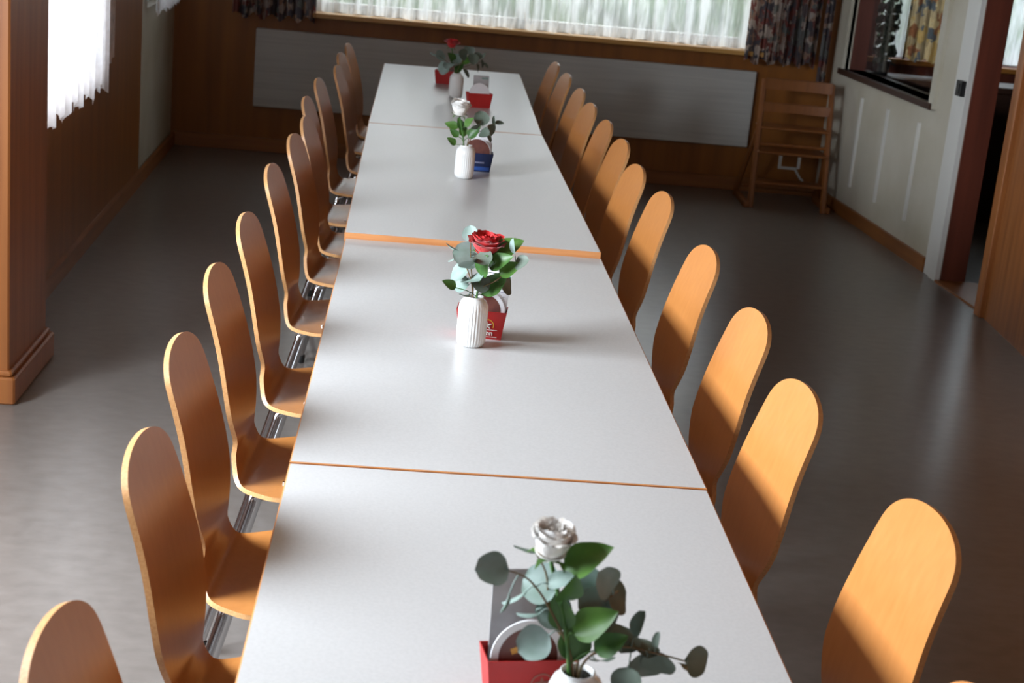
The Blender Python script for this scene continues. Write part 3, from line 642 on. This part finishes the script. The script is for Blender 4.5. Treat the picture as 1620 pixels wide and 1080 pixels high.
V4 = [(-0.038, 0.0, 0.275, 0.036, 'B'), (-0.123, 0.03, 0.207, 0.023, 'n'), (-0.09, 0.038, 0.2, 0.026, 'e'), (-0.045, -0.017, 0.161, 0.029, 'e'), (-0.015, -0.003, 0.194, 0.029, 'e'), (0.02, -0.047, 0.225, 0.026, 'e'), (0.053, 0.036, 0.241, 0.026, 'e'), (0.049, -0.006, 0.191, 0.026, 'r'), (0.073, -0.049, 0.207, 0.026, 'e'), (0.122, 0.003, 0.18, 0.02, 'n'), (0.141, -0.015, 0.177, 0.016, 'n'), (0.103, 0.037, 0.152, 0.023, 'n'), (0.046, 0.01, 0.124, 0.023, 'n'), (0.011, 0.012, 0.147, 0.026, 'r'), (-0.069, 0.028, 0.138, 0.03, 'e'), (0.13, -0.016, 0.224, 0.016, 'n'), (-0.036, -0.026, 0.202, 0.029, 'r'), (0.1, 0.037, 0.216, 0.02, 'e')]
def bouquet(x, y, z, D, red, where, seed, twigs):
    make_vase((x, y, z), 'white ribbed ceramic vase ' + where)
    bl = D[0]
    make_rose((x, y, z), (x + bl[0], y + bl[1], z + bl[2]), bl[3], red_petal if red else white_petal, [d for d in D if d[4] == 'r'],
              ('red' if red else 'white') + ' rose with green leaves in the vase ' + where, tilt=(R(9 if red else 7), R(4)), seed=seed, openness=1.15 if red else .9, tall=1.12 if red else 1.3)
    make_sprigs((x, y, z), [d for d in D if d[4] in 'en'], 'grey-green eucalyptus sprigs in the vase ' + where, seed, twigs)
bouquet(.049, 1.823, .7385, V1, False, 'at the bottom edge of the photo', 11,
        [[(0, 0, .02), (-.008, 0, .13), (-.04, 0, .20), (-.075, -.01, .25), (-.11, -.03, .272)], [(0, 0, .02), (.004, 0, .13), (.05, .02, .15), (.10, .02, .145), (.142, .0, .145)],
         [(0, 0, .02), (0, .01, .13), (.01, .02, .19), (.045, .03, .225)], [(0, 0, .02), (-.01, .01, .13), (-.04, .03, .19), (-.05, .035, .24), (-.07, .03, .275)]])
bouquet(-.033, 3.696, .740, V2, True, 'in sharp focus on the second table', 22,
        [[(0, 0, .02), (-.005, .005, .13), (-.02, .01, .18), (-.05, .03, .23)], [(0, 0, .02), (.006, 0, .13), (.05, -.01, .17), (.09, -.03, .22)], [(0, 0, .02), (-.004, .01, .13), (-.015, .02, .20), (-.02, .02, .26)]])
bouquet(-.006, 5.862, .757, V3, False, 'in front of the dark blue box', 33,
        [[(0, 0, .02), (.008, 0, .13), (.04, .01, .17), (.08, .025, .20), (.11, .03, .21)], [(0, 0, .02), (.004, 0, .13), (.03, .0, .19), (.05, .01, .22)]])
bouquet(-.001, 8.147, .757, V4, True, 'on the farthest table', 44,
        [[(0, 0, .02), (-.01, .01, .13), (-.05, .02, .17), (-.10, .03, .20)], [(0, 0, .02), (.01, .01, .13), (.06, .0, .17), (.12, .0, .19)], [(0, 0, .02), (.0, .0, .13), (.03, -.02, .20), (.07, -.03, .23)]])

def make_box(loc, rz, m_, label, w0=.105, w1=.125, d0=.05, d1=.062, h=.072, logo=None):
    """open card box flaring towards its top"""
    o = empty('beer_mat_box', loc, rz); tag(o, label, 'coaster holder')
    def ring(k, e=0.0):
        a = w0 + (w1 - w0) * k; c = d0 + (d1 - d0) * k; z = h * k
        return [(-a / 2 + e, -c / 2 + e, z), (a / 2 - e, -c / 2 + e, z), (a / 2 - e, c / 2 - e, z), (-a / 2 + e, c / 2 - e, z)]
    t = .0015; r0, r1, q1, q0 = ring(0), ring(1), ring(1, t), ring(0, t)
    q0 = [(x, y, t) for x, y, z in q0]
    vs = r0 + r1 + q1 + q0; fs = [(3, 2, 1, 0), (12, 13, 14, 15)]
    for k in range(4):
        j = (k + 1) % 4; fs += [(k, j, 4 + j, 4 + k), (4 + k, 4 + j, 8 + j, 8 + k), (8 + k, 8 + j, 12 + j, 12 + k)]
    b = MB(); b.add(vs, fs); body = b.build('box_body', m_, o)
    tiltx = math.pi / 2 + math.atan2((d1 - d0) / 2, h) ; tl = math.atan2((d1 - d0) / 2, h)
    def onface(z, e=.0008): return -(d0 / 2 + (d1 - d0) / 2 * z / h) - e
    if logo:
        arc_m, star_m, txt_m, txt, lines = logo
        rr = .0165; cz = h * .50; s = MB()
        n = 22; vs = []; lxo = .017
        for i in range(n + 1):
            a = R(-20) + R(220) * i / n
            for q in (rr, rr - .0025): x_, z_ = lxo + q * math.cos(a), cz + q * math.sin(a); vs.append((x_, onface(z_), z_))
        s.add(vs, [(2 * i, 2 * i + 2, 2 * i + 3, 2 * i + 1) for i in range(n)]); s.build('logo_ring', arc_m, o)
        s = MB(); vs = []
        for i in range(10):
            a = math.pi / 2 + i * math.pi / 5 + .12; q = .0125 if i % 2 == 0 else .0050; x_, z_ = lxo + q * math.cos(a), cz + q * math.sin(a); vs.append((x_, onface(z_, .0012), z_))
        vs.append((lxo, onface(cz, .003), cz)); s.add(vs, [(i, (i + 1) % 10, 10) for i in range(10)]); s.build('logo_star', star_m, o)
        if lines:
            s = MB()
            for z_ in (h * .34, h * .09): s.box((-.038, onface(z_, .0012), z_ - .0005), (.042, onface(z_, .0002), z_ + .0005))
            s.build('print_line', star_m, o)
        z_ = h * .15; text('lettering', txt, .0165, txt_m, o, (-.004, onface(z_, .001), z_), (math.pi / 2 + tl, 0, 0), depth=.0002, bold=.0005, width=.070 if len(txt) > 5 else None)
    return o
HW = 'H\u00fcrlimann'
def coaster(loc, rx_, rz, label, m_face, gold_bit=True, r=.0525):
    o = empty('beer_mat', loc, rz); o.rotation_euler = (rx_, 0, rz); tag(o, label, 'coaster')
    N_ = 48; b = MB()
    def disc(b, q, y, mi=0): b.add([(q * math.cos(i * 2 * math.pi / N_), y, q * math.sin(i * 2 * math.pi / N_)) for i in range(N_)], [tuple(range(N_))], mi)
    vs = [(r * math.cos(i * 2 * math.pi / N_), y, r * math.sin(i * 2 * math.pi / N_)) for y in (-.0012, .0012) for i in range(N_)]
    b.add(vs, [tuple(range(N_)), tuple(range(2 * N_ - 1, N_ - 1, -1))] + [(i, (i + 1) % N_, N_ + (i + 1) % N_, N_ + i) for i in range(N_)])
    b.build('disc', paper, o)
    f = MB(); disc(f, r * (.80 if gold_bit or m_face != brown_print else .97), -.0016); f.build('printed_centre', m_face, o)
    if gold_bit:
        g = MB(); g.add([(-.026, -.0020, .012), (.0, -.0020, .022), (.003, -.0020, .014), (-.023, -.0020, .004)], [(0, 1, 2, 3)]); g.build('printed_band', gold, o)
    return o
def menu_card(loc, rx_, rz, wd, h, m_, label, prints=True):
    o = empty('menu_card', loc, rz); o.rotation_euler = (rx_, 0, rz); tag(o, label, 'menu card')
    b = MB(); b.box((-wd / 2, -.0009, 0), (wd / 2, .0009, h)); b.build('card', m_, o)
    if prints:
        p = MB(); x0 = wd * .05
        for i in range(5): p.box((x0 + i * .006, -.0016, h * .88), (x0 + i * .006 + .003, -.0010, h * .88 + .009))
        p.build('heading', green_print, o)
        p = MB()
        for i in range(4): p.box((-wd * .35, -.0016, h * (.46 + .07 * i)), (wd * .36, -.0010, h * (.46 + .07 * i) + .0012))
        p.build('print_line', grey_print, o)
    return o
def filled_box(x, y, z, a, m_, label, logo, mats, card):
    """a box with the mats and the card that stand in it; offsets are along the box's own width and depth"""
    ca, sa = math.cos(R(a)), math.sin(R(a)); at_ = lambda dx, dy, dz: (x + dx * ca - dy * sa, y + dx * sa + dy * ca, z + dz)
    o = make_box((x, y, z), R(a), m_, label, logo=logo)
    for dx, dy, dz, face, band, lb in mats: coaster(at_(dx, dy, .054 + dz), R(-5), R(a), lb, face, band)
    if card:
        dx, wd, hh, cm, pr, lb = card; mc = menu_card(at_(dx, .0175, .0045), R(-6), R(a), wd, hh, cm, lb, pr); mc.rotation_euler.y = R(4 if dx > .015 else 0)
    return o
filled_box(-.002, 1.972, .7385, 9, red_card, 'red card box of beer mats behind the front white rose', (faint_print, faint_print, faint_print, HW, True),
           [(-.003, -.014, .016, brown_print, True, 'pale-rimmed beer mat with brown centre in the front red box'), (.003, -.001, .011, brown_print, False, 'hindmost of the two beer mats in the front red box')],
           (-.008, .085, .175, grey_paper, False, 'dark-looking menu card standing in the front red box'))
filled_box(-.006, 3.786, .740, -6, red_card, 'red card box with star emblem behind the sharply focused vase', (gold, white_print, white_print, HW, True),
           [(.004, -.014, .014, brown_print, True, 'front beer mat with yellow band in the star emblem box'), (.007, -.001, .016, grey_paper, False, 'rear beer mat in the star emblem box')],
           (.021, .066, .158, paper, True, 'white printed menu card standing in the star emblem box'))
o = filled_box(.045, 6.045, .757, 0, blue_card, 'dark blue card box of beer mats behind the third vase', None,
           [(-.002, -.012, .018, brown_print, False, 'brown beer mat standing in the dark blue box')], (.012, .09, .150, paper, False, 'pale menu card leaning in the dark blue box'))
b = MB(); b.box((-.050, -.0292, .006), (.050, -.0262, .020)); b.build('printed_band', blue_print, o)
for k in range(7):
    b = MB(); b.box((-.012 + k * .006, -.0300, .034), (-.0085 + k * .006, -.0278, .039)); b.build('print_mark', grey_print, o)
filled_box(.108, 7.84, .757, 12, red_card, 'bright red card box with grey card near the far vase', None,
           [(-.003, -.013, .014, paper, False, 'pale beer mat standing in the far bright red box')], (.012, .08, .150, grey_paper, True, 'grey menu card standing in the far bright red box'))
filled_box(-.045, 8.675, .757, -8, red_card, 'dark red card box behind the farthest vase', None,
           [(.002, -.010, .014, brown_print, False, 'dark beer mat standing in the farthest red box')], None)
